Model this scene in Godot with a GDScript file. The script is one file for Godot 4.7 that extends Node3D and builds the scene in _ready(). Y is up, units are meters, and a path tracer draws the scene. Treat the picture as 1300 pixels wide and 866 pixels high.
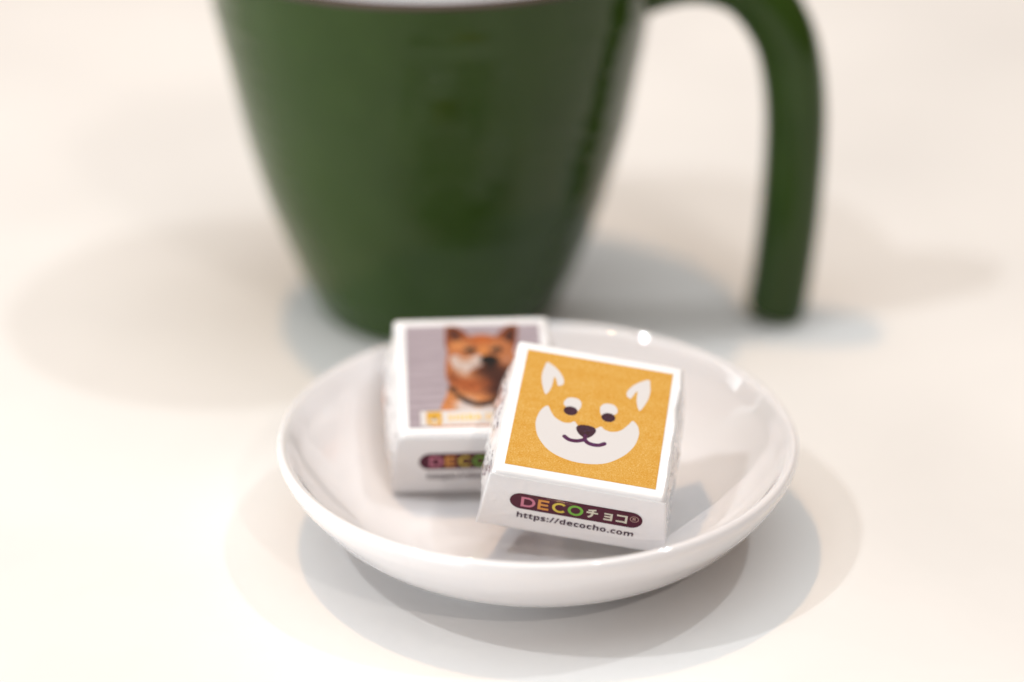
extends Node3D
# A close-up: a small porcelain saucer with two wrapped chocolates in front of a green mug on a white table.

const MM := 0.001
var taken := {}
var wrap_white: StandardMaterial3D
var rng := RandomNumberGenerator.new()


func _ready() -> void:
	rng.seed = 7
	# ---------------------------------------------------------------- camera
	var cam := Camera3D.new()
	cam.name = "camera"
	cam.position = Vector3(0.0, 0.1834, 0.31405)
	cam.rotation.x = -0.447
	cam.near = 0.02
	cam.far = 20.0
	var lens := CameraAttributesPhysical.new()
	lens.frustum_focal_length = 79.93
	lens.frustum_focus_distance = 0.337
	lens.frustum_near = 0.02
	lens.frustum_far = 20.0
	lens.exposure_aperture = 4.9
	cam.attributes = lens
	cam.fov = rad_to_deg(2.0 * atan(433.0 / 2884.0))
	add_child(cam)
	cam.current = true
	# ---------------------------------------------------------------- room light
	var env := Environment.new()
	env.background_mode = Environment.BG_COLOR
	env.background_color = Color(0.11, 0.075, 0.048).linear_to_srgb()
	env.tonemap_mode = Environment.TONE_MAPPER_LINEAR
	env.tonemap_exposure = 1.08
	env.sdfgi_enabled = true
	env.ssao_enabled = true
	env.ssil_enabled = true
	var we := WorldEnvironment.new()
	we.name = "room_air"
	we.environment = env
	add_child(we)
	# downlights above the table: left, middle (warm), right and a dim one behind the camera
	downlight(Vector3(-0.53, 0.83, 0.19), Color(0.97, 0.99, 1.0), 0.23)
	downlight(Vector3(-0.2, 0.96, -0.18), Color(1.0, 0.82, 0.62), 0.30)
	downlight(Vector3(0.43, 0.87, -0.1), Color(0.97, 0.99, 1.0), 0.17)
	downlight(Vector3(0.34, 0.66, 0.66), Color(1.0, 0.97, 0.94), 0.14)
	# the pale ceiling that spreads their light, and a window on the left
	area_light("ceiling_glow", Vector3(0.0, 1.3, 0.0), Vector3(0, 0, 0), Vector2(1.3, 1.3), Color(0.95, 0.985, 1.0), 1.17)
	area_light("window_glow", Vector3(-1.12, 0.25, 0.42), Vector3(0, 0.04, 0), Vector2(2.0, 0.46), Color(0.95, 0.985, 1.0), 1.6)

	# ---------------------------------------------------------------- table
	var table_mat := mat(Color(0.785, 0.76, 0.745), 0.42)
	table_mat.metallic_specular = 0.35
	var fine := noise_tex(11, 0.012, 256, Color(0.94, 0.94, 0.94), Color(1, 1, 1))
	table_mat.albedo_texture = fine
	table_mat.uv1_triplanar = true
	table_mat.uv1_scale = Vector3(2.3, 2.3, 2.3)
	var table := solid("table_top", rounded_box(Vector3(0.9, 0.014, 0.7), 0.004, 3), table_mat, self)
	table.position = Vector3(0, -0.014, -0.12)
	tag(table, "smooth white table top under the saucer and the mug", "table")
	table.set_meta("kind", "structure")

	build_mug()
	build_saucer()

	# ---------------------------------------------------------------- chocolates
	wrap_white = mat(Color(0.71, 0.69, 0.695), 0.1)
	wrap_white.metallic_specular = 0.55
	wrap_white.normal_enabled = true
	wrap_white.normal_scale = 0.22
	wrap_white.normal_texture = film_waves()
	wrap_white.uv1_triplanar = true
	wrap_white.uv1_scale = Vector3.ONE * 55.0
	var back := chocolate(photo_print(), 1)
	back.transform = Transform3D(Basis(Vector3(0.9975, -0.0065, -0.071), Vector3(0.0318, 0.9321, 0.3607), Vector3(0.0639, -0.362, 0.93)), Vector3(-6.27, 9.68, -16.68) * MM)
	var caption := lettering("caption", "SHIBA INU", true, 9.2, 1.3, ink(Color(0.88, 0.70, 0.32)), back.get_node("top_print"), Vector3(-0.2, -9.05, 0.0))
	caption.position = Vector3(caption.position.x, (TALL + 0.045) * MM, -caption.position.y)
	caption.rotation.x = -PI / 2
	tag(back, "white wrapped chocolate with a printed photo of a reddish dog, behind the orange one", "chocolate", "wrapped chocolates on the saucer")
	var front := chocolate(face_print(), 2)
	front.transform = Transform3D(Basis(Vector3(0.9845, -0.13, 0.1179) * 1.035, Vector3(0.0652, 0.8946, 0.4421), Vector3(-0.1629, -0.4275, 0.8892)), Vector3(11.1, 13.26, 3.37) * MM)
	tag(front, "white wrapped chocolate with a cartoon dog face on orange, tilted in front", "chocolate", "wrapped chocolates on the saucer")


# ==================================================================== lights
func downlight(towards: Vector3, color: Color, energy: float) -> void:
	var l := OmniLight3D.new()
	l.name = "downlight"
	l.position = towards.normalized() * 1.3
	l.light_color = color
	l.light_energy = energy * 1.69
	l.light_size = 0.021
	l.omni_range = 8.0
	l.omni_attenuation = 2.0
	l.shadow_enabled = true
	add_child(l, true)


func area_light(called: String, at: Vector3, target: Vector3, size: Vector2, color: Color, energy: float) -> void:
	var l := AreaLight3D.new()
	l.name = called
	l.area_size = size
	l.light_color = color
	l.light_energy = energy
	l.area_range = 8.0
	l.shadow_enabled = true
	add_child(l, true)
	var up := Vector3.UP if absf((target - at).normalized().y) < 0.95 else Vector3.FORWARD
	l.look_at_from_position(at, target, up)


# ==================================================================== helpers
func numbered(called: String) -> String:
	var n: int = taken.get(called, 0)
	taken[called] = n + 1
	return called if n == 0 else "%s_%03d" % [called, n]


func tag(o: Node3D, label: String, category: String, group := "") -> void:
	o.set_meta("label", label)
	o.set_meta("category", category)
	if group:
		o.set_meta("group", group)


func thing(called: String) -> Node3D:
	var o := Node3D.new()
	o.name = numbered(called)
	add_child(o)
	return o


func solid(called: String, mesh: Mesh, material: Material, parent: Node) -> MeshInstance3D:
	var o := MeshInstance3D.new()
	o.name = numbered(called) if parent == self else called
	o.mesh = mesh
	o.material_override = material
	o.cast_shadow = GeometryInstance3D.SHADOW_CASTING_SETTING_ON
	parent.add_child(o, true)
	return o


func mat(linear_color: Color, rough: float) -> StandardMaterial3D:
	var m := StandardMaterial3D.new()
	m.albedo_color = linear_color.linear_to_srgb()
	m.roughness = rough
	return m


func noise_tex(seed_: int, freq: float, size: int, a: Color, b: Color) -> ImageTexture:
	var n := FastNoiseLite.new()
	n.seed = seed_
	n.frequency = freq
	n.fractal_octaves = 4
	var im := n.get_seamless_image(size, size)
	var out := Image.create(size, size, false, Image.FORMAT_RGB8)
	for y in size:
		for x in size:
			out.set_pixel(x, y, a.lerp(b, im.get_pixel(x, y).r))
	return ImageTexture.create_from_image(out)


# a closed surface from a list of grids; winding is set from the signed volume
func close_up(v: PackedVector3Array, uv: PackedVector2Array, tri: PackedInt32Array, smooth := true) -> ArrayMesh:
	var vol := 0.0
	for k in range(0, tri.size(), 3):
		vol += v[tri[k]].dot(v[tri[k + 1]].cross(v[tri[k + 2]]))
	var st := SurfaceTool.new()
	st.begin(Mesh.PRIMITIVE_TRIANGLES)
	st.set_smooth_group(0 if smooth else -1)
	for k in range(0, tri.size(), 3):
		var order := [tri[k], tri[k + 2], tri[k + 1]] if vol > 0.0 else [tri[k], tri[k + 1], tri[k + 2]]
		for i in order:
			st.set_uv(uv[i])
			st.add_vertex(v[i])
	st.generate_normals()
	st.index()
	return st.commit()


func grid(rows: int, cols: int, f: Variant, v: PackedVector3Array, uv: PackedVector2Array, tri: PackedInt32Array, flip := false) -> void:
	var first := v.size()
	for i in rows:
		for j in cols:
			var a := float(i) / (rows - 1)
			var b := float(j) / (cols - 1)
			v.append(f.call(a, b))
			uv.append(Vector2(b, a))
	for i in rows - 1:
		for j in cols - 1:
			var p := first + i * cols + j
			var q := p + cols
			if flip:
				tri.append_array([p, q, p + 1, p + 1, q, q + 1])
			else:
				tri.append_array([p, p + 1, q, p + 1, q + 1, q])


# a closed profile (r, y) in mm turned round the y axis
func lathe(profile: PackedVector2Array, seg: int, wobble := 0.0, seed_ := 0) -> ArrayMesh:
	var v := PackedVector3Array()
	var uv := PackedVector2Array()
	var tri := PackedInt32Array()
	var n := FastNoiseLite.new()
	n.seed = seed_
	n.frequency = 0.02
	var m := profile.size()
	for i in m:
		for j in seg:
			var t := TAU * j / seg
			var p := profile[i]
			var r := p.x
			if wobble > 0.0 and r > 1.0:
				r += wobble * (n.get_noise_3d(cos(t) * 30.0, p.y, sin(t) * 30.0) + 0.28 * n.get_noise_2d(p.y * 14.0, 7.0 * cos(t + 0.4)))
			v.append(Vector3(r * cos(t), p.y, r * sin(t)) * MM)
			uv.append(Vector2(float(j) / seg, float(i) / m))
	for i in m:
		var i2 := (i + 1) % m
		for j in seg:
			var j2 := (j + 1) % seg
			tri.append_array([i * seg + j, i * seg + j2, i2 * seg + j, i * seg + j2, i2 * seg + j2, i2 * seg + j])
	return close_up(v, uv, tri)


# smooth curve through points
func through(points: Array, steps: int, closed := false) -> PackedVector2Array:
	var out := PackedVector2Array()
	var n := points.size()
	for i in (n if closed else n - 1):
		var p0: Vector2 = points[(i - 1 + n) % n] if closed or i > 0 else points[0]
		var p1: Vector2 = points[i]
		var p2: Vector2 = points[(i + 1) % n]
		var p3: Vector2 = points[(i + 2) % n] if closed or i + 2 < n else points[n - 1]
		for k in steps:
			out.append(p1.cubic_interpolate(p2, p0, p3, float(k) / steps))
	if not closed:
		out.append(points[n - 1])
	return out


# box with rounded edges; half-sizes in metres; shape() may move each point
func rounded_box(half: Vector3, r: float, bevel: int, shape: Variant = null, inner := 2) -> ArrayMesh:
	var v := PackedVector3Array()
	var uv := PackedVector2Array()
	var tri := PackedInt32Array()
	var marks := func(h: float) -> PackedFloat32Array:
		var s := PackedFloat32Array()
		for k in bevel + 1:
			s.append(-(h - r) - r * tan(PI / 4.0 * (1.0 - float(k) / bevel)))
		s.append(-(h - r) * 0.93)
		for k in range(1, inner):
			s.append(lerpf(-(h - r) * 0.93, (h - r) * 0.93, float(k) / inner))
		s.append((h - r) * 0.93)
		for k in bevel + 1:
			s.append((h - r) + r * tan(PI / 4.0 * float(k) / bevel))
		return s
	var core := half - Vector3.ONE * r
	for axis in 3:
		for side: float in [-1.0, 1.0]:
			var ua := (axis + 1) % 3
			var va := (axis + 2) % 3
			var us: PackedFloat32Array = marks.call(half[ua])
			var vs: PackedFloat32Array = marks.call(half[va])
			var first := v.size()
			for a in us:
				for b in vs:
					var q := Vector3.ZERO
					q[axis] = side * half[axis]
					q[ua] = a
					q[va] = b
					var c := q.clamp(-core, core)
					var p := c + (q - c).normalized() * r
					v.append(shape.call(p) if shape != null else p)
					uv.append(Vector2(a, b))
			var m := vs.size()
			for i in us.size() - 1:
				for j in m - 1:
					var p0 := first + i * m + j
					var q0 := p0 + m
					if side > 0.0:
						tri.append_array([p0, q0, p0 + 1, p0 + 1, q0, q0 + 1])
					else:
						tri.append_array([p0, p0 + 1, q0, p0 + 1, q0 + 1, q0])
	return close_up(v, uv, tri)


# thin sheet: f(a, b) gives the outer face (a down, b across), pushed back by thick along n
func sheet(rows: int, cols: int, f: Variant, n: Vector3, thick: float, smooth := true) -> ArrayMesh:
	var v := PackedVector3Array()
	var uv := PackedVector2Array()
	var tri := PackedInt32Array()
	grid(rows, cols, f, v, uv, tri)
	var back := func(a: float, b: float) -> Vector3: return f.call(a, b) - n * thick
	grid(rows, cols, back, v, uv, tri, true)
	for e in 4:
		var edge := func(a: float, b: float) -> Vector3:
			var p: Vector3 = f.call([0.0, 1.0, b, b][e], [b, b, 0.0, 1.0][e])
			return p - n * thick * a
		grid(2, cols if e < 2 else rows, edge, v, uv, tri, e == 0 or e == 3)
	return close_up(v, uv, tri, smooth)


# flat print: polygon in mm laid in the x-y plane, a hair thick
func flat_shape(polys: Array, thick := 0.02) -> ArrayMesh:
	var st := SurfaceTool.new()
	st.begin(Mesh.PRIMITIVE_TRIANGLES)
	for poly: PackedVector2Array in polys:
		if Geometry2D.is_polygon_clockwise(poly):
			poly = poly.duplicate()
			poly.reverse()
		var idx := Geometry2D.triangulate_polygon(poly)
		for k in range(0, idx.size(), 3):
			var a := poly[idx[k]]
			var b := poly[idx[k + 1]]
			var c := poly[idx[k + 2]]
			if (b - a).cross(c - a) > 0.0:
				var s := b
				b = c
				c = s
			for p in [a, b, c]:
				st.set_normal(Vector3(0, 0, 1))
				st.add_vertex(Vector3(p.x, p.y, thick) * MM)
		for k in poly.size():
			side_wall(st, poly[k], poly[(k + 1) % poly.size()], thick)
	return st.commit()


func side_wall(st: SurfaceTool, a: Vector2, b: Vector2, thick: float) -> void:
	var d := (b - a).normalized()
	st.set_normal(Vector3(d.y, -d.x, 0))
	for p in [Vector3(a.x, a.y, thick), Vector3(b.x, b.y, thick), Vector3(a.x, a.y, 0), Vector3(b.x, b.y, thick), Vector3(b.x, b.y, 0), Vector3(a.x, a.y, 0)]:
		st.add_vertex(p * MM)


# closed band between an outer and an inner outline of as many points
func flat_band(outer: PackedVector2Array, inner: PackedVector2Array, closed := true, thick := 0.02) -> ArrayMesh:
	var st := SurfaceTool.new()
	st.begin(Mesh.PRIMITIVE_TRIANGLES)
	var n := outer.size()
	for k in (n if closed else n - 1):
		var k2 := (k + 1) % n
		var quad := [outer[k], outer[k2], inner[k2], inner[k]]
		for t in [[0, 1, 2], [0, 2, 3]]:
			var a: Vector2 = quad[t[0]]
			var b: Vector2 = quad[t[1]]
			var c: Vector2 = quad[t[2]]
			if (b - a).cross(c - a) > 0.0:
				var s := b
				b = c
				c = s
			for p: Vector2 in [a, b, c]:
				st.set_normal(Vector3(0, 0, 1))
				st.add_vertex(Vector3(p.x, p.y, thick) * MM)
	return st.commit()


func ellipse(c: Vector2, rx: float, ry: float, n := 48, from := 0.0, to := TAU) -> PackedVector2Array:
	var out := PackedVector2Array()
	var full := absf(to - from - TAU) < 1e-4
	for k in n:
		var t := lerpf(from, to, float(k) / (n if full else n - 1))
		out.append(c + Vector2(cos(t) * rx, sin(t) * ry))
	return out


func strokes(lines: Array, width: float) -> Array:
	var polys := []
	for l: PackedVector2Array in lines:
		for p in Geometry2D.offset_polyline(l, width / 2.0, Geometry2D.JOIN_MITER, Geometry2D.END_BUTT):
			polys.append(p)
	var merged := [polys[0]]
	for k in range(1, polys.size()):
		var next := []
		var grow: PackedVector2Array = polys[k]
		for p: PackedVector2Array in merged:
			var both := Geometry2D.merge_polygons(p, grow)
			if both.size() == 1:
				grow = both[0]
			else:
				next.append(p)
		next.append(grow)
		merged = next
	return merged


func lettering(called: String, text: String, bold: bool, width: float, height: float, m: Material, parent: Node, at: Vector3) -> MeshInstance3D:
	var f := SystemFont.new()
	f.font_names = PackedStringArray(["Droid Sans"])
	f.font_weight = 700 if bold else 400
	var t := TextMesh.new()
	t.font = f
	t.text = text
	t.font_size = 64
	t.pixel_size = 0.0001
	t.depth = 0.00004
	t.curve_step = 2.0
	var o := solid(called, t, m, parent)
	var box := t.get_aabb()
	o.scale = Vector3(width * MM / box.size.x, height * MM / box.size.y, 1.0)
	o.position = at * MM - Vector3(box.get_center().x * o.scale.x, box.get_center().y * o.scale.y, 0.0)
	return o


# ==================================================================== mug
func build_mug() -> void:
	var mug := thing("mug")
	mug.position = Vector3(-14.3, 0, -87.5) * MM
	tag(mug, "dark green glazed mug with a long open handle, standing behind the saucer", "mug")
	var glaze := mat(Color(0.029, 0.057, 0.009), 0.08)
	glaze.metallic_specular = 0.36
	glaze.albedo_texture = noise_tex(5, 0.02, 256, Color(0.88, 0.9, 0.86), Color(1, 1, 1))
	glaze.uv1_triplanar = true
	glaze.uv1_scale = Vector3(14, 9, 14)
	var lining := mat(Color(0.74, 0.75, 0.78), 0.2)
	var bare := mat(Color(0.05, 0.028, 0.02), 0.6)
	var outside := through([Vector2(20.5, 0.15), Vector2(22.0, 0.2), Vector2(23.4, 1.4), Vector2(25.3, 5.5), Vector2(27.7, 11.0), Vector2(32.3, 24.0), Vector2(35.7, 37.0), Vector2(38.0, 48.5), Vector2(40.0, 60.5), Vector2(41.15, 69.2), Vector2(41.35, 70.8)], 14)
	var body := outside.duplicate()
	body.append_array(PackedVector2Array([Vector2(40.9, 71.1), Vector2(39.8, 71.0), Vector2(39.2, 70.2), Vector2(37.4, 60.0), Vector2(34.8, 48.5), Vector2(32.0, 37.0), Vector2(28.4, 24.0), Vector2(24.0, 11.0), Vector2(18.0, 5.6), Vector2(0.02, 5.0), Vector2(0.02, 1.0), Vector2(19.0, 1.0)]))
	solid("body", lathe(body, 128, 0.5, 3), glaze, mug)
	var inner := PackedVector2Array([Vector2(39.6, 70.7), Vector2(39.2, 70.3), Vector2(37.2, 60.0), Vector2(34.6, 48.5), Vector2(31.8, 37.0), Vector2(28.2, 24.0), Vector2(23.8, 11.2), Vector2(17.8, 5.8), Vector2(0.02, 5.2), Vector2(0.02, 5.05), Vector2(18.0, 5.65), Vector2(24.0, 11.05), Vector2(28.45, 24.0), Vector2(32.05, 37.0), Vector2(34.85, 48.5), Vector2(37.45, 60.0)])
	solid("lining", lathe(inner, 128), lining, mug)
	var rim := PackedVector2Array()
	for k in 14:
		var t := TAU * k / 14.0
		rim.append(Vector2(40.25 + 1.15 * cos(t), 71.1 + 0.65 * sin(t)))
	solid("rim", lathe(rim, 128), bare, mug)
	# handle: an arch from the rim down to an open foot
	var path := through([Vector2(36.5, 62.6), Vector2(40.5, 64.6), Vector2(46.0, 66.3), Vector2(52.0, 66.3), Vector2(57.5, 64.2), Vector2(61.8, 59.5), Vector2(65.0, 52.5), Vector2(66.8, 41.0), Vector2(66.9, 25.0), Vector2(66.2, 12.0), Vector2(65.4, 4.2), Vector2(65.1, 2.5)], 6)
	var v := PackedVector3Array()
	var uv := PackedVector2Array()
	var tri := PackedInt32Array()
	var seg := 28
	var rings := []
	for k in path.size():
		var d: Vector2 = (path[mini(k + 1, path.size() - 1)] - path[maxi(k - 1, 0)]).normalized()
		rings.append([path[k], d, 1.0])
	var last: Vector2 = path[path.size() - 1]
	var dl: Vector2 = rings[rings.size() - 1][1]
	for k in range(1, 7):
		var t := PI / 2.0 * k / 6.0
		rings.append([last + dl * 2.3 * sin(t), dl, maxf(1.0 - 0.42 * (1.0 - cos(t)) - (0.55 if k == 6 else 0.0), 0.003)])
	for k in rings.size():
		var c: Vector2 = rings[k][0]
		var d: Vector2 = rings[k][1]
		var s: float = rings[k][2]
		var nrm := Vector2(-d.y, d.x)
		var flare := 1.0 + 0.35 * exp(-k / 5.0)
		for j in seg:
			var t := TAU * j / seg
			var ct := signf(cos(t)) * pow(absf(cos(t)), 0.85)
			var sn := signf(sin(t)) * pow(absf(sin(t)), 0.85)
			var p := c + nrm * (5.75 * ct * s * (1.0 if k > 26 else lerpf(0.74, 1.0, k / 26.0)))
			v.append(Vector3(p.x, p.y, 6.6 * sn * s * flare) * MM)
			uv.append(Vector2(float(j) / seg, float(k) / rings.size()))
	for k in rings.size() - 1:
		for j in seg:
			var j2 := (j + 1) % seg
			tri.append_array([k * seg + j, k * seg + j2, (k + 1) * seg + j, k * seg + j2, (k + 1) * seg + j2, (k + 1) * seg + j])
	var handle := solid("handle", close_up(v, uv, tri), glaze, mug)
	handle.rotation.y = -0.11


# ==================================================================== saucer
func build_saucer() -> void:
	var saucer := thing("saucer")
	saucer.position = Vector3(4.0, 0, 0) * MM
	tag(saucer, "small round white porcelain saucer holding the two wrapped chocolates", "saucer")
	var china := mat(Color(0.755, 0.727, 0.735), 0.035)
	china.metallic_specular = 0.6
	china.clearcoat_enabled = true
	china.clearcoat = 0.6
	china.clearcoat_roughness = 0.02
	var inside := [Vector2(0.02, 3.0), Vector2(8, 3.0), Vector2(15, 3.05), Vector2(22, 3.9), Vector2(28, 6.3), Vector2(33, 9.7), Vector2(36.6, 13.3), Vector2(38.2, 15.6), Vector2(38.9, 16.7), Vector2(39.6, 17.3), Vector2(40.2, 17.2), Vector2(40.6, 16.5), Vector2(40.5, 15.5)]
	var under := [Vector2(39.7, 13.6), Vector2(37.8, 10.8), Vector2(34.4, 6.9), Vector2(30.4, 4.0), Vector2(26.6, 2.5), Vector2(24.6, 1.9), Vector2(23.6, 1.5), Vector2(20.0, 1.3), Vector2(8, 1.2), Vector2(0.02, 1.2)]
	solid("bowl", lathe(through(inside + under, 5), 160, 0.06, 8), china, saucer)
	var foot := PackedVector2Array([Vector2(24.2, 1.8), Vector2(23.7, 0.7), Vector2(23.2, 0.25), Vector2(22.6, 0.1), Vector2(22.0, 0.25), Vector2(21.5, 0.8), Vector2(21.2, 1.8)])
	solid("foot_ring", lathe(foot, 128), china, saucer)


# ==================================================================== chocolates
const TOP := 12.71
const BASE := 14.04
const TALL := 12.11


func chocolate(print_tex: Texture2D, seed_: int) -> Node3D:
	var root := thing("wrapped_chocolate")
	var n := FastNoiseLite.new()
	n.seed = seed_ * 31
	n.frequency = 0.16
	n.fractal_octaves = 3
	var taper := func(p: Vector3) -> Vector3:
		var q := p / MM
		var y := q.y + TALL / 2.0
		var k := lerpf(BASE, TOP, clampf(y / TALL, 0.0, 1.0)) / BASE
		var w := n.get_noise_3d(q.x, q.y, q.z)
		var near_edge := smoothstep(0.72, 1.0, absf(q.x) / BASE) * smoothstep(0.3, 1.0, absf(q.x) / BASE)
		var side := 0.27 * w * near_edge
		return Vector3(q.x * k * (1.0 - 0.012 * near_edge) + signf(q.x) * side, y + 0.16 * w * near_edge - 0.06 * near_edge, q.z * k + 0.1 * w * near_edge) * MM
	solid("wrapper", rounded_box(Vector3(BASE, TALL / 2.0, BASE) * MM, 0.7 * MM, 5, taper, 26), wrap_white, root)
	# print on the top face
	var pm := mat(Color(0.68, 0.69, 0.69), 0.45)
	pm.metallic_specular = 0.22
	pm.albedo_texture = print_tex
	pm.clearcoat_enabled = true
	pm.clearcoat = 0.08
	pm.clearcoat_roughness = 0.4
	var top_face := func(a: float, b: float) -> Vector3: return Vector3((b - 0.5) * 21.96, TALL + 0.03, (a - 0.5) * 21.96) * MM
	solid("top_print", sheet(2, 2, top_face, Vector3.UP, 0.02 * MM, false), pm, root)
	# paper band folded down over the front
	var slope := Vector3(0, TALL, TOP - BASE)
	var up := slope.normalized()
	var out := Vector3(0, (BASE - TOP) / TALL, 1.0).normalized()
	var hgt := slope.length() - 0.55
	var mid := Vector3(0, TALL / 2.0 - 0.2, (TOP + BASE) / 2.0) + out * 0.1
	var fold := func(a: float, b: float) -> Vector3:
		var x := (b - 0.5) * 2.0 * lerpf(TOP + 0.12, BASE + 0.06, a)
		var y := (0.5 - a) * hgt
		var z := 0.0
		# crease towards the lower right corner, soft waves elsewhere
		var d := y + 3.55 - 0.018 * (x - 5.0) * (x - 5.0)
		if x > 3.0:
			z += 0.16 * exp(-d * d / 0.18) * smoothstep(3.0, 8.0, x)
			z -= 0.10 * smoothstep(-0.2, -2.4, d) * smoothstep(4.0, 11.0, x)
		var e := y + 3.0 - 0.5 * (x + 10.5)
		if x < -5.0:
			z += 0.06 * exp(-e * e / 0.4) * smoothstep(-5.0, -10.0, x)
		z += 0.05 * n.get_noise_2d(x * 0.8, y * 0.8 + 40.0) * smoothstep(6.0, 12.0, absf(x) + 0.3 * absf(y))
		return Vector3(x, y, z) * MM
	var panel := solid("front_panel", sheet(34, 70, fold, Vector3(0, 0, 1), 0.09 * MM), wrap_white, root)
	panel.transform = Transform3D(Basis(Vector3.RIGHT, up, out), mid * MM)
	front_lettering(panel, hgt)
	# gathered film at both ends
	for s: float in [-1.0, 1.0]:
		var em := mat(Color(0.8, 0.79, 0.79), 0.2)
		em.albedo_texture = fleck_print(seed_ * 10 + int(s) + 1)
		em.clearcoat_enabled = true
		em.clearcoat = 1.0
		em.clearcoat_roughness = 0.04
		var end := func(a: float, b: float) -> Vector3:
			var y := lerpf(TALL - 0.9, 0.7, a)
			var z := (b - 0.5) * 2.0 * lerpf(TOP - 1.2, BASE - 1.6, a) * s * -1.0
			var k := lerpf(TOP, BASE, a)
			var swell := 1.0 - pow(absf(2.0 * a - 1.0), 2.2)
			swell *= 1.0 - pow(absf(2.0 * b - 1.0), 4.0)
			var x := k - 0.1 + swell * (((1.15 if s < 0.0 else 0.35) if seed_ == 2 else 1.25) + 0.45 * n.get_noise_2d(z * 1.6 + 90.0 * s, y * 0.9)) + 0.12 * n.get_noise_2d(z * 4.0, y * 4.0 + 20.0) * swell
			return Vector3(x * s, y, z) * MM
		solid("end_fold", sheet(26, 44, end, Vector3(s, 0, 0), 0.25 * MM), em, root)
	return root


func ink(c: Color) -> StandardMaterial3D:
	var m := StandardMaterial3D.new()
	m.albedo_color = c
	m.roughness = 0.35
	m.metallic_specular = 0.3
	m.clearcoat_enabled = true
	m.clearcoat = 0.15
	m.clearcoat_roughness = 0.15
	return m


func front_lettering(panel: Node3D, hgt: float) -> void:
	# u across, v down the panel, as fractions
	var X := func(u: float) -> float: return (u - 0.5) * 27.2
	var Y := func(v: float) -> float: return (0.5 - v) * hgt
	var Z := 0.05
	var maroon := ink(Color(0.27, 0.02, 0.13))
	var x0: float = X.call(0.151)
	var x1: float = X.call(0.866)
	var yc: float = Y.call(0.43)
	var r := 1.72
	var pill := ellipse(Vector2(x1 - r, yc), r, r, 18, -PI / 2, PI / 2)
	pill.append_array(ellipse(Vector2(x0 + r, yc), r, r, 18, PI / 2, PI * 1.5))
	var o := solid("logo_badge", flat_shape([pill]), maroon, panel)
	o.position.z = Z * MM
	var yt: float = yc + 1.1
	var yb: float = yc - 1.1
	var w := 0.42
	var z2 := (Z + 0.03) * MM
	# D
	var dl: float = X.call(0.212)
	var dr: float = X.call(0.289)
	var d_out := PackedVector2Array([Vector2(dl, yb), Vector2(dl, yt)])
	var d_in := PackedVector2Array([Vector2(dl + w, yb + w), Vector2(dl + w, yt - w)])
	d_out.append_array(ellipse(Vector2(dr - 1.1, yc), 1.1, 1.1, 17, PI / 2, -PI / 2))
	d_in.append_array(ellipse(Vector2(dr - 1.1, yc), 1.1 - w, 1.1 - w, 17, PI / 2, -PI / 2))
	place("letter", flat_band(d_out, d_in), Color(0.73, 0.44, 0.52), panel, z2)
	# E
	var el: float = X.call(0.303)
	var er: float = X.call(0.362)
	place("letter", flat_shape([PackedVector2Array([Vector2(el, yb), Vector2(er, yb), Vector2(er, yb + w), Vector2(el + w, yb + w), Vector2(el + w, yc - w / 2), Vector2(er - 0.1, yc - w / 2), Vector2(er - 0.1, yc + w / 2), Vector2(el + w, yc + w / 2), Vector2(el + w, yt - w), Vector2(er, yt - w), Vector2(er, yt), Vector2(el, yt)])]), Color(0.78, 0.53, 0.25), panel, z2)
	# C and O
	var cc := Vector2(X.call(0.421), yc)
	place("letter", flat_band(ellipse(cc, 1.12, 1.12, 40, 0.75, TAU - 0.75), ellipse(cc, 1.12 - w, 1.12 - w, 40, 0.75, TAU - 0.75), false), Color(0.78, 0.69, 0.28), panel, z2)
	var oc := Vector2(X.call(0.506), yc)
	place("letter", flat_band(ellipse(oc, 1.14, 1.14), ellipse(oc, 1.14 - w, 1.14 - w)), Color(0.42, 0.64, 0.22), panel, z2)
	# katakana
	var cream := Color(0.77, 0.75, 0.69)
	var at := func(px: float, py: float, c: float, s: float) -> Vector2: return Vector2(X.call(c) + px * s, yc + py * s)
	var chi := []
	for l in [[[-0.62, 0.62], [0.55, 0.86]], [[-0.86, 0.16], [0.86, 0.16]], [[0.06, 0.76], [0.06, 0.16], [0.0, -0.3], [-0.2, -0.66], [-0.56, -0.92]]]:
		chi.append(poly(l, at, 0.596, 0.98))
	place("letter", flat_shape(strokes(chi, 0.33)), cream, panel, z2)
	var yo := []
	for l in [[[-0.6, 0.52], [0.54, 0.52], [0.54, -0.98]], [[-0.54, -0.12], [0.56, -0.12]], [[-0.64, -0.8], [0.56, -0.8]]]:
		yo.append(poly(l, at, 0.681, 0.95))
	place("letter", flat_shape(strokes(yo, 0.32)), cream, panel, z2)
	var ko := []
	for l in [[[-0.76, 0.66], [0.72, 0.66], [0.72, -0.98]], [[-0.82, -0.72], [0.74, -0.72]]]:
		ko.append(poly(l, at, 0.754, 0.95))
	place("letter", flat_shape(strokes(ko, 0.33)), cream, panel, z2)
	var rc := Vector2(X.call(0.822), yc + 0.34)
	var faint := Color(0.62, 0.5, 0.46)
	place("registered_mark", flat_band(ellipse(rc, 0.66, 0.66), ellipse(rc, 0.54, 0.54)), faint, panel, z2)
	lettering("registered_mark", "R", true, 0.5, 0.62, ink(faint), panel, Vector3(rc.x, rc.y, Z + 0.03))
	lettering("web_address", "https://decocho.com", true, 17.2, 1.62, ink(Color(0.2, 0.07, 0.17)), panel, Vector3(X.call(0.514), Y.call(0.716), Z))


func poly(points: Array, at: Variant, c: float, s: float) -> PackedVector2Array:
	var out := PackedVector2Array()
	for p in points:
		out.append(at.call(p[0], p[1], c, s))
	return out


func place(called: String, mesh: Mesh, c: Color, parent: Node, z: float) -> void:
	var o := solid(called, mesh, ink(c), parent)
	o.position.z = z


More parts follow.
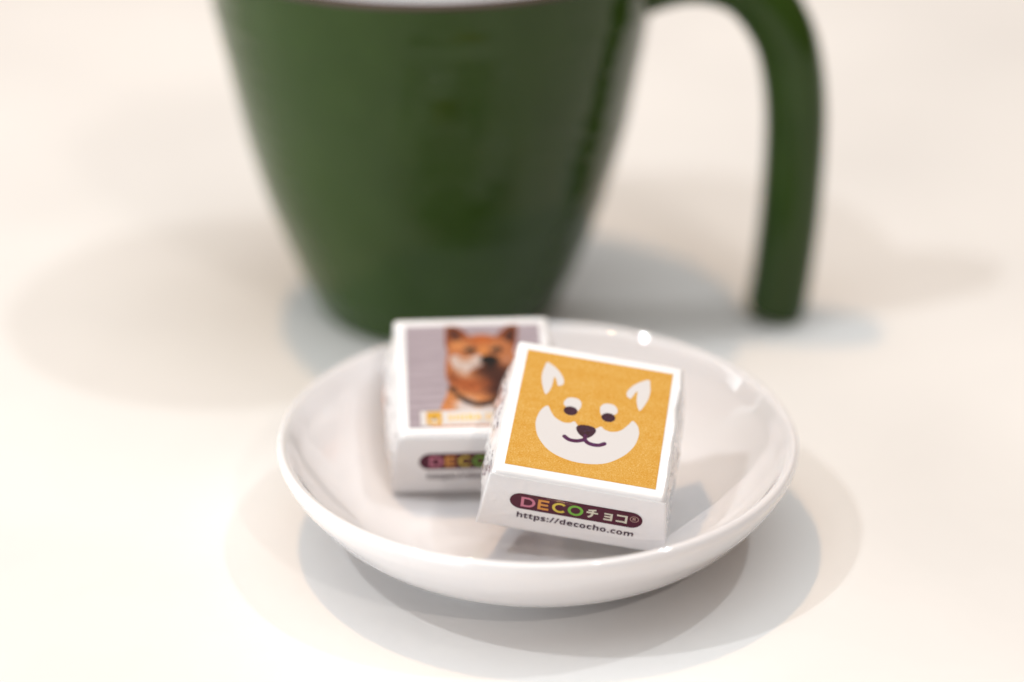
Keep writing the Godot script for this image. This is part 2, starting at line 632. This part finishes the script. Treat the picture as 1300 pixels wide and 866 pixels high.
# ==================================================================== prints
func fill(im: Image, outline: PackedVector2Array, c: Color) -> void:
	var s := im.get_width()
	var lo := 1.0
	var hi := 0.0
	for p in outline:
		lo = minf(lo, p.y)
		hi = maxf(hi, p.y)
	for y in range(maxi(int(lo * s), 0), mini(int(hi * s) + 1, s)):
		var yy := (y + 0.5) / s
		var xs := []
		for k in outline.size():
			var a := outline[k]
			var b := outline[(k + 1) % outline.size()]
			if (a.y > yy) != (b.y > yy):
				xs.append(a.x + (yy - a.y) / (b.y - a.y) * (b.x - a.x))
		xs.sort()
		for k in range(0, xs.size() - 1, 2):
			var x0 := clampi(roundi(xs[k] * s), 0, s)
			var x1 := clampi(roundi(xs[k + 1] * s), 0, s)
			if x1 > x0:
				im.fill_rect(Rect2i(x0, y, x1 - x0, 1), c)


func vecs(flat: Array) -> Array:
	var out := []
	for k in range(0, flat.size(), 2):
		out.append(Vector2(flat[k], flat[k + 1]))
	return out


func blob(im: Image, flat: Array, c: Color) -> void:
	fill(im, through(vecs(flat), 8, true), c)


func face_print() -> ImageTexture:
	var s := 1200
	var im := Image.create(s, s, false, Image.FORMAT_RGB8)
	var orange := Color(0.905, 0.675, 0.29)
	var white := Color(0.93, 0.905, 0.9)
	var dark := Color(0.26, 0.11, 0.17)
	im.fill(orange)
	# ears: a pale leaf with a notch
	for side in [0, 1]:
		var ear := vecs([0.147, 0.085, 0.133, 0.13, 0.126, 0.19, 0.133, 0.255, 0.155, 0.325, 0.176, 0.364, 0.194, 0.335, 0.206, 0.29, 0.209, 0.25, 0.212, 0.2, 0.228, 0.225, 0.246, 0.27, 0.262, 0.268, 0.279, 0.252, 0.279, 0.215, 0.25, 0.162, 0.2, 0.112])
		if side == 1:
			for k in ear.size():
				ear[k] = Vector2(0.992 - ear[k].x, ear[k].y + 0.004)
		fill(im, through(ear, 6, true), white)
	for side in [0, 1]:
		var brow := vecs([0.31, 0.425, 0.312, 0.385, 0.335, 0.359, 0.375, 0.352, 0.41, 0.365, 0.426, 0.398, 0.42, 0.44, 0.40, 0.468, 0.36, 0.46])
		var eye := ellipse(Vector2(0.361, 0.469), 0.047, 0.038, 40)
		if side == 1:
			for k in brow.size():
				brow[k] = Vector2(0.978 - brow[k].x, brow[k].y)
			eye = ellipse(Vector2(0.617, 0.471), 0.047, 0.038, 40)
		fill(im, through(brow, 6, true), white)
		fill(im, eye, dark)
	fill(im, through(vecs([0.206, 0.458, 0.172, 0.49, 0.152, 0.55, 0.148, 0.63, 0.18, 0.73, 0.261, 0.825, 0.374, 0.876, 0.5, 0.89, 0.64, 0.862, 0.75, 0.78, 0.815, 0.68, 0.836, 0.58, 0.825, 0.515, 0.8, 0.476, 0.778, 0.466, 0.755, 0.505, 0.712, 0.562, 0.657, 0.587, 0.606, 0.578, 0.579, 0.557, 0.55, 0.58, 0.49, 0.6, 0.43, 0.583, 0.4, 0.553, 0.37, 0.572, 0.325, 0.575, 0.27, 0.548, 0.235, 0.505]), 6, true), white)
	blob(im, [0.419, 0.61, 0.425, 0.585, 0.45, 0.571, 0.486, 0.567, 0.522, 0.571, 0.545, 0.585, 0.551, 0.61, 0.535, 0.645, 0.51, 0.67, 0.488, 0.677, 0.465, 0.668, 0.438, 0.645], dark)
	var plum := Color(0.33, 0.11, 0.29)
	for l in [[0.352, 0.692, 0.385, 0.712, 0.43, 0.714, 0.464, 0.703, 0.487, 0.69], [0.487, 0.69, 0.51, 0.712, 0.545, 0.721, 0.587, 0.717, 0.621, 0.697], [0.487, 0.66, 0.487, 0.695]]:
		var curve := through(vecs(l), 8)
		var fat := PackedVector2Array()
		for p in curve:
			fat.append(p * 1000.0)
		for q in Geometry2D.offset_polyline(fat, 14.5, Geometry2D.JOIN_ROUND, Geometry2D.END_ROUND):
			var back := PackedVector2Array()
			for p in q:
				back.append(p / 1000.0)
			fill(im, back, plum)
	im.resize(600, 600, Image.INTERPOLATE_BILINEAR)
	# the stipple of the print: pale and dark specks of ink
	var grain := PackedFloat32Array()
	for k in 200 * 200:
		grain.append(rng.randfn(0.0, 1.0))
	var broad := FastNoiseLite.new()
	broad.seed = 9
	broad.frequency = 0.012
	for y in 600:
		for x in 600:
			var c := im.get_pixel(x, y)
			var pale := smoothstep(0.55, 0.8, c.b)
			var k := grain[(y / 3) * 200 + x / 3] + rng.randfn(0.0, 0.5)
			var lift := (0.036 * k + 0.03 * broad.get_noise_2d(x * 0.4, y * 1.6)) * (1.0 - 0.94 * pale)
			im.set_pixel(x, y, Color(c.r + lift * 0.45, c.g + lift, c.b + lift * 1.9).clamp())
	return ImageTexture.create_from_image(im)


# a soft-edged ellipse of paint
func dab(im: Image, x: float, y: float, rx: float, ry: float, turn: float, c: Color, hard := 0.6, strength := 1.0) -> void:
	var s := im.get_width()
	var reach := maxf(rx, ry) * 1.3
	for py in range(maxi(int((y - reach) * s), 0), mini(int((y + reach) * s) + 1, s)):
		for px in range(maxi(int((x - reach) * s), 0), mini(int((x + reach) * s) + 1, s)):
			var d := Vector2((px + 0.5) / s - x, (py + 0.5) / s - y).rotated(-turn)
			var q := Vector2(d.x / rx, d.y / ry).length()
			var a := (1.0 - smoothstep(hard, 1.3, q)) * strength
			if a > 0.0:
				im.set_pixel(px, py, im.get_pixel(px, py).lerp(c, a))


func photo_print() -> ImageTexture:
	var s := 768
	var n := 192
	var im := Image.create(n, n, false, Image.FORMAT_RGB8)
	var boards := FastNoiseLite.new()
	boards.seed = 2
	boards.frequency = 0.03
	for y in n:
		for x in n:
			var g := 0.05 * boards.get_noise_2d(x * 0.35 + y * 0.2, y * 2.6) + 0.018 * sin(y * 0.42 + x * 0.02)
			im.set_pixel(x, y, Color(0.705 + g, 0.645 + g, 0.675 + g))
	var fox := Color(0.73, 0.44, 0.27)
	var rust := Color(0.56, 0.29, 0.16)
	var brown := Color(0.33, 0.16, 0.09)
	var cream := Color(0.86, 0.79, 0.77)
	# body and chest
	blob(im, [0.33, 0.58, 0.28, 0.7, 0.235, 0.82, 0.2, 1.02, 0.87, 1.02, 0.85, 0.85, 0.79, 0.65, 0.6, 0.5], Color(0.82, 0.52, 0.31))
	dab(im, 0.42, 0.81, 0.1, 0.1, 0.3, cream, 0.3)
	dab(im, 0.6, 0.84, 0.13, 0.06, 0.0, cream, 0.3)
	dab(im, 0.8, 0.85, 0.08, 0.2, 0.0, rust, 0.2, 0.8)
	# ears
	blob(im, [0.31, -0.01, 0.295, 0.09, 0.3, 0.24, 0.4, 0.2, 0.475, 0.13, 0.42, 0.04, 0.35, -0.015], rust)
	dab(im, 0.37, 0.11, 0.035, 0.09, -0.3, Color(0.3, 0.15, 0.12), 0.5)
	blob(im, [0.83, -0.01, 0.755, 0.02, 0.67, 0.13, 0.72, 0.22, 0.8, 0.25, 0.835, 0.1], rust)
	dab(im, 0.775, 0.12, 0.035, 0.09, 0.3, Color(0.26, 0.13, 0.1), 0.5)
	# head and neck
	blob(im, [0.315, 0.2, 0.3, 0.3, 0.285, 0.42, 0.29, 0.52, 0.34, 0.64, 0.5, 0.7, 0.68, 0.68, 0.78, 0.6, 0.8, 0.42, 0.795, 0.26, 0.76, 0.18, 0.66, 0.125, 0.56, 0.105, 0.44, 0.135, 0.37, 0.185], fox)
	dab(im, 0.56, 0.15, 0.12, 0.06, 0.0, Color(0.74, 0.38, 0.17), 0.2)
	dab(im, 0.38, 0.2, 0.07, 0.06, 0.0, Color(0.86, 0.55, 0.32), 0.2)
	dab(im, 0.57, 0.28, 0.05, 0.1, 0.1, Color(0.86, 0.54, 0.29), 0.2)
	dab(im, 0.34, 0.53, 0.055, 0.08, -0.5, rust, 0.2, 0.9)
	dab(im, 0.44, 0.6, 0.14, 0.07, 0.35, Color(0.66, 0.33, 0.16), 0.2, 0.9)
	# pale cheek and muzzle
	blob(im, [0.325, 0.32, 0.335, 0.4, 0.375, 0.465, 0.43, 0.495, 0.48, 0.45, 0.56, 0.4, 0.57, 0.35, 0.545, 0.305, 0.49, 0.32, 0.43, 0.335, 0.37, 0.305], Color(0.84, 0.75, 0.71))
	dab(im, 0.43, 0.35, 0.07, 0.035, 0.1, Color(0.80, 0.58, 0.44), 0.1, 0.8)
	dab(im, 0.39, 0.46, 0.07, 0.035, 0.5, Color(0.76, 0.58, 0.48), 0.1, 0.7)
	dab(im, 0.42, 0.5, 0.07, 0.03, 0.3, Color(0.80, 0.62, 0.52), 0.1, 0.8)
	dab(im, 0.74, 0.36, 0.045, 0.045, 0.0, Color(0.72, 0.5, 0.4), 0.2, 0.7)
	# shade under the jaw
	dab(im, 0.67, 0.5, 0.19, 0.12, 0.2, Color(0.3, 0.15, 0.1), 0.25, 1.0)
	dab(im, 0.6, 0.44, 0.1, 0.045, -0.35, Color(0.25, 0.11, 0.07), 0.3, 0.9)
	dab(im, 0.7, 0.63, 0.16, 0.14, 0.0, Color(0.25, 0.1, 0.07), 0.3, 1.0)
	dab(im, 0.55, 0.58, 0.1, 0.05, 0.2, Color(0.60, 0.3, 0.15), 0.1, 0.7)
	dab(im, 0.612, 0.358, 0.066, 0.05, 0.1, Color(0.04, 0.03, 0.03), 0.75)
	dab(im, 0.615, 0.41, 0.025, 0.04, 0.0, Color(0.12, 0.06, 0.05), 0.4)
	for e in [0.474, 0.668]:
		dab(im, e, 0.256, 0.046, 0.03, 0.08, Color(0.12, 0.09, 0.08), 0.5)
		dab(im, e - 0.02, 0.225, 0.035, 0.014, -0.2, Color(0.88, 0.64, 0.43), 0.3, 0.7)
	# collar
	for k in 9:
		var t := k / 8.0
		dab(im, lerpf(0.33, 0.74, t), 0.645 + 0.13 * sin(PI * pow(t, 0.85)) + 0.03 * t, 0.05, 0.03, lerpf(0.7, -0.5, t), Color(0.2, 0.12, 0.1).lerp(Color(0.3, 0.2, 0.14), 0.5 + 0.5 * sin(k * 2.3)), 0.3, 0.9)
	# fur
	var fur := FastNoiseLite.new()
	fur.seed = 21
	fur.frequency = 0.12
	for y in n:
		for x in n:
			var c := im.get_pixel(x, y)
			var warm := clampf((c.r - c.b) * 3.0, 0.1, 1.0)
			var k := 1.0 + 0.28 * warm * fur.get_noise_2d(x * 1.8, y * 0.8) + rng.randfn(0.0, 0.02)
			im.set_pixel(x, y, Color(c.r * k, c.g * k, c.b * k).clamp())
	im.resize(s, s, Image.INTERPOLATE_CUBIC)
	# caption strip with a small badge
	im.fill_rect(Rect2i(int(0.085 * s), int(0.845 * s), int(0.83 * s), int(0.14 * s)), Color(0.92, 0.89, 0.88))
	var gold := Color(0.9, 0.68, 0.25)
	var b := Rect2(0.127, 0.85, 0.112, 0.125)
	var badge := PackedVector2Array()
	for q in 4:
		var c := Vector2(b.position.x + (b.size.x - 0.02 if q in [0, 3] else 0.02), b.position.y + (b.size.y - 0.02 if q in [0, 1] else 0.02))
		badge.append_array(ellipse(c, 0.02, 0.02, 8, PI / 2 * q, PI / 2 * (q + 1)))
	fill(im, badge, gold)
	blob(im, [0.15, 0.91, 0.155, 0.94, 0.183, 0.955, 0.21, 0.94, 0.215, 0.91, 0.2, 0.93, 0.165, 0.93], Color(0.93, 0.9, 0.88))
	fill(im, ellipse(Vector2(0.183, 0.918), 0.014, 0.011, 20), Color(0.4, 0.35, 0.3))
	return ImageTexture.create_from_image(im)


# small illegible print on the film's gathered ends
func fleck_print(seed_: int) -> ImageTexture:
	var r := RandomNumberGenerator.new()
	r.seed = seed_ * 17 + 3
	var im := Image.create(256, 128, false, Image.FORMAT_RGB8)
	im.fill(Color(0.93, 0.92, 0.92))
	if seed_ < 13:
		im.fill_rect(Rect2i(96, 52, 60, 40), Color(0.8, 0.5, 0.36))
		im.fill_rect(Rect2i(70, 40, 24, 50), Color(0.62, 0.6, 0.62))
	for row in 9:
		var x := r.randi_range(6, 24)
		while x < 244:
			var w := r.randi_range(3, 14)
			if r.randf() < (0.35 if seed_ < 13 else 0.6):
				im.fill_rect(Rect2i(x, 14 + row * 12, w, r.randi_range(3, 5)), Color(0.12, 0.06, 0.14).lerp(Color(0.10, 0.15, 0.12), r.randf()))
			x += w + r.randi_range(2, 6)
	return ImageTexture.create_from_image(im)


# long soft ripples of stretched film, as a normal map
func film_waves() -> ImageTexture:
	var n := FastNoiseLite.new()
	n.seed = 14
	n.frequency = 0.012
	n.fractal_octaves = 3
	n.domain_warp_enabled = true
	n.domain_warp_amplitude = 25.0
	var im := n.get_seamless_image(384, 384)
	im.convert(Image.FORMAT_RGBA8)
	im.bump_map_to_normal_map(6.0)
	return ImageTexture.create_from_image(im)
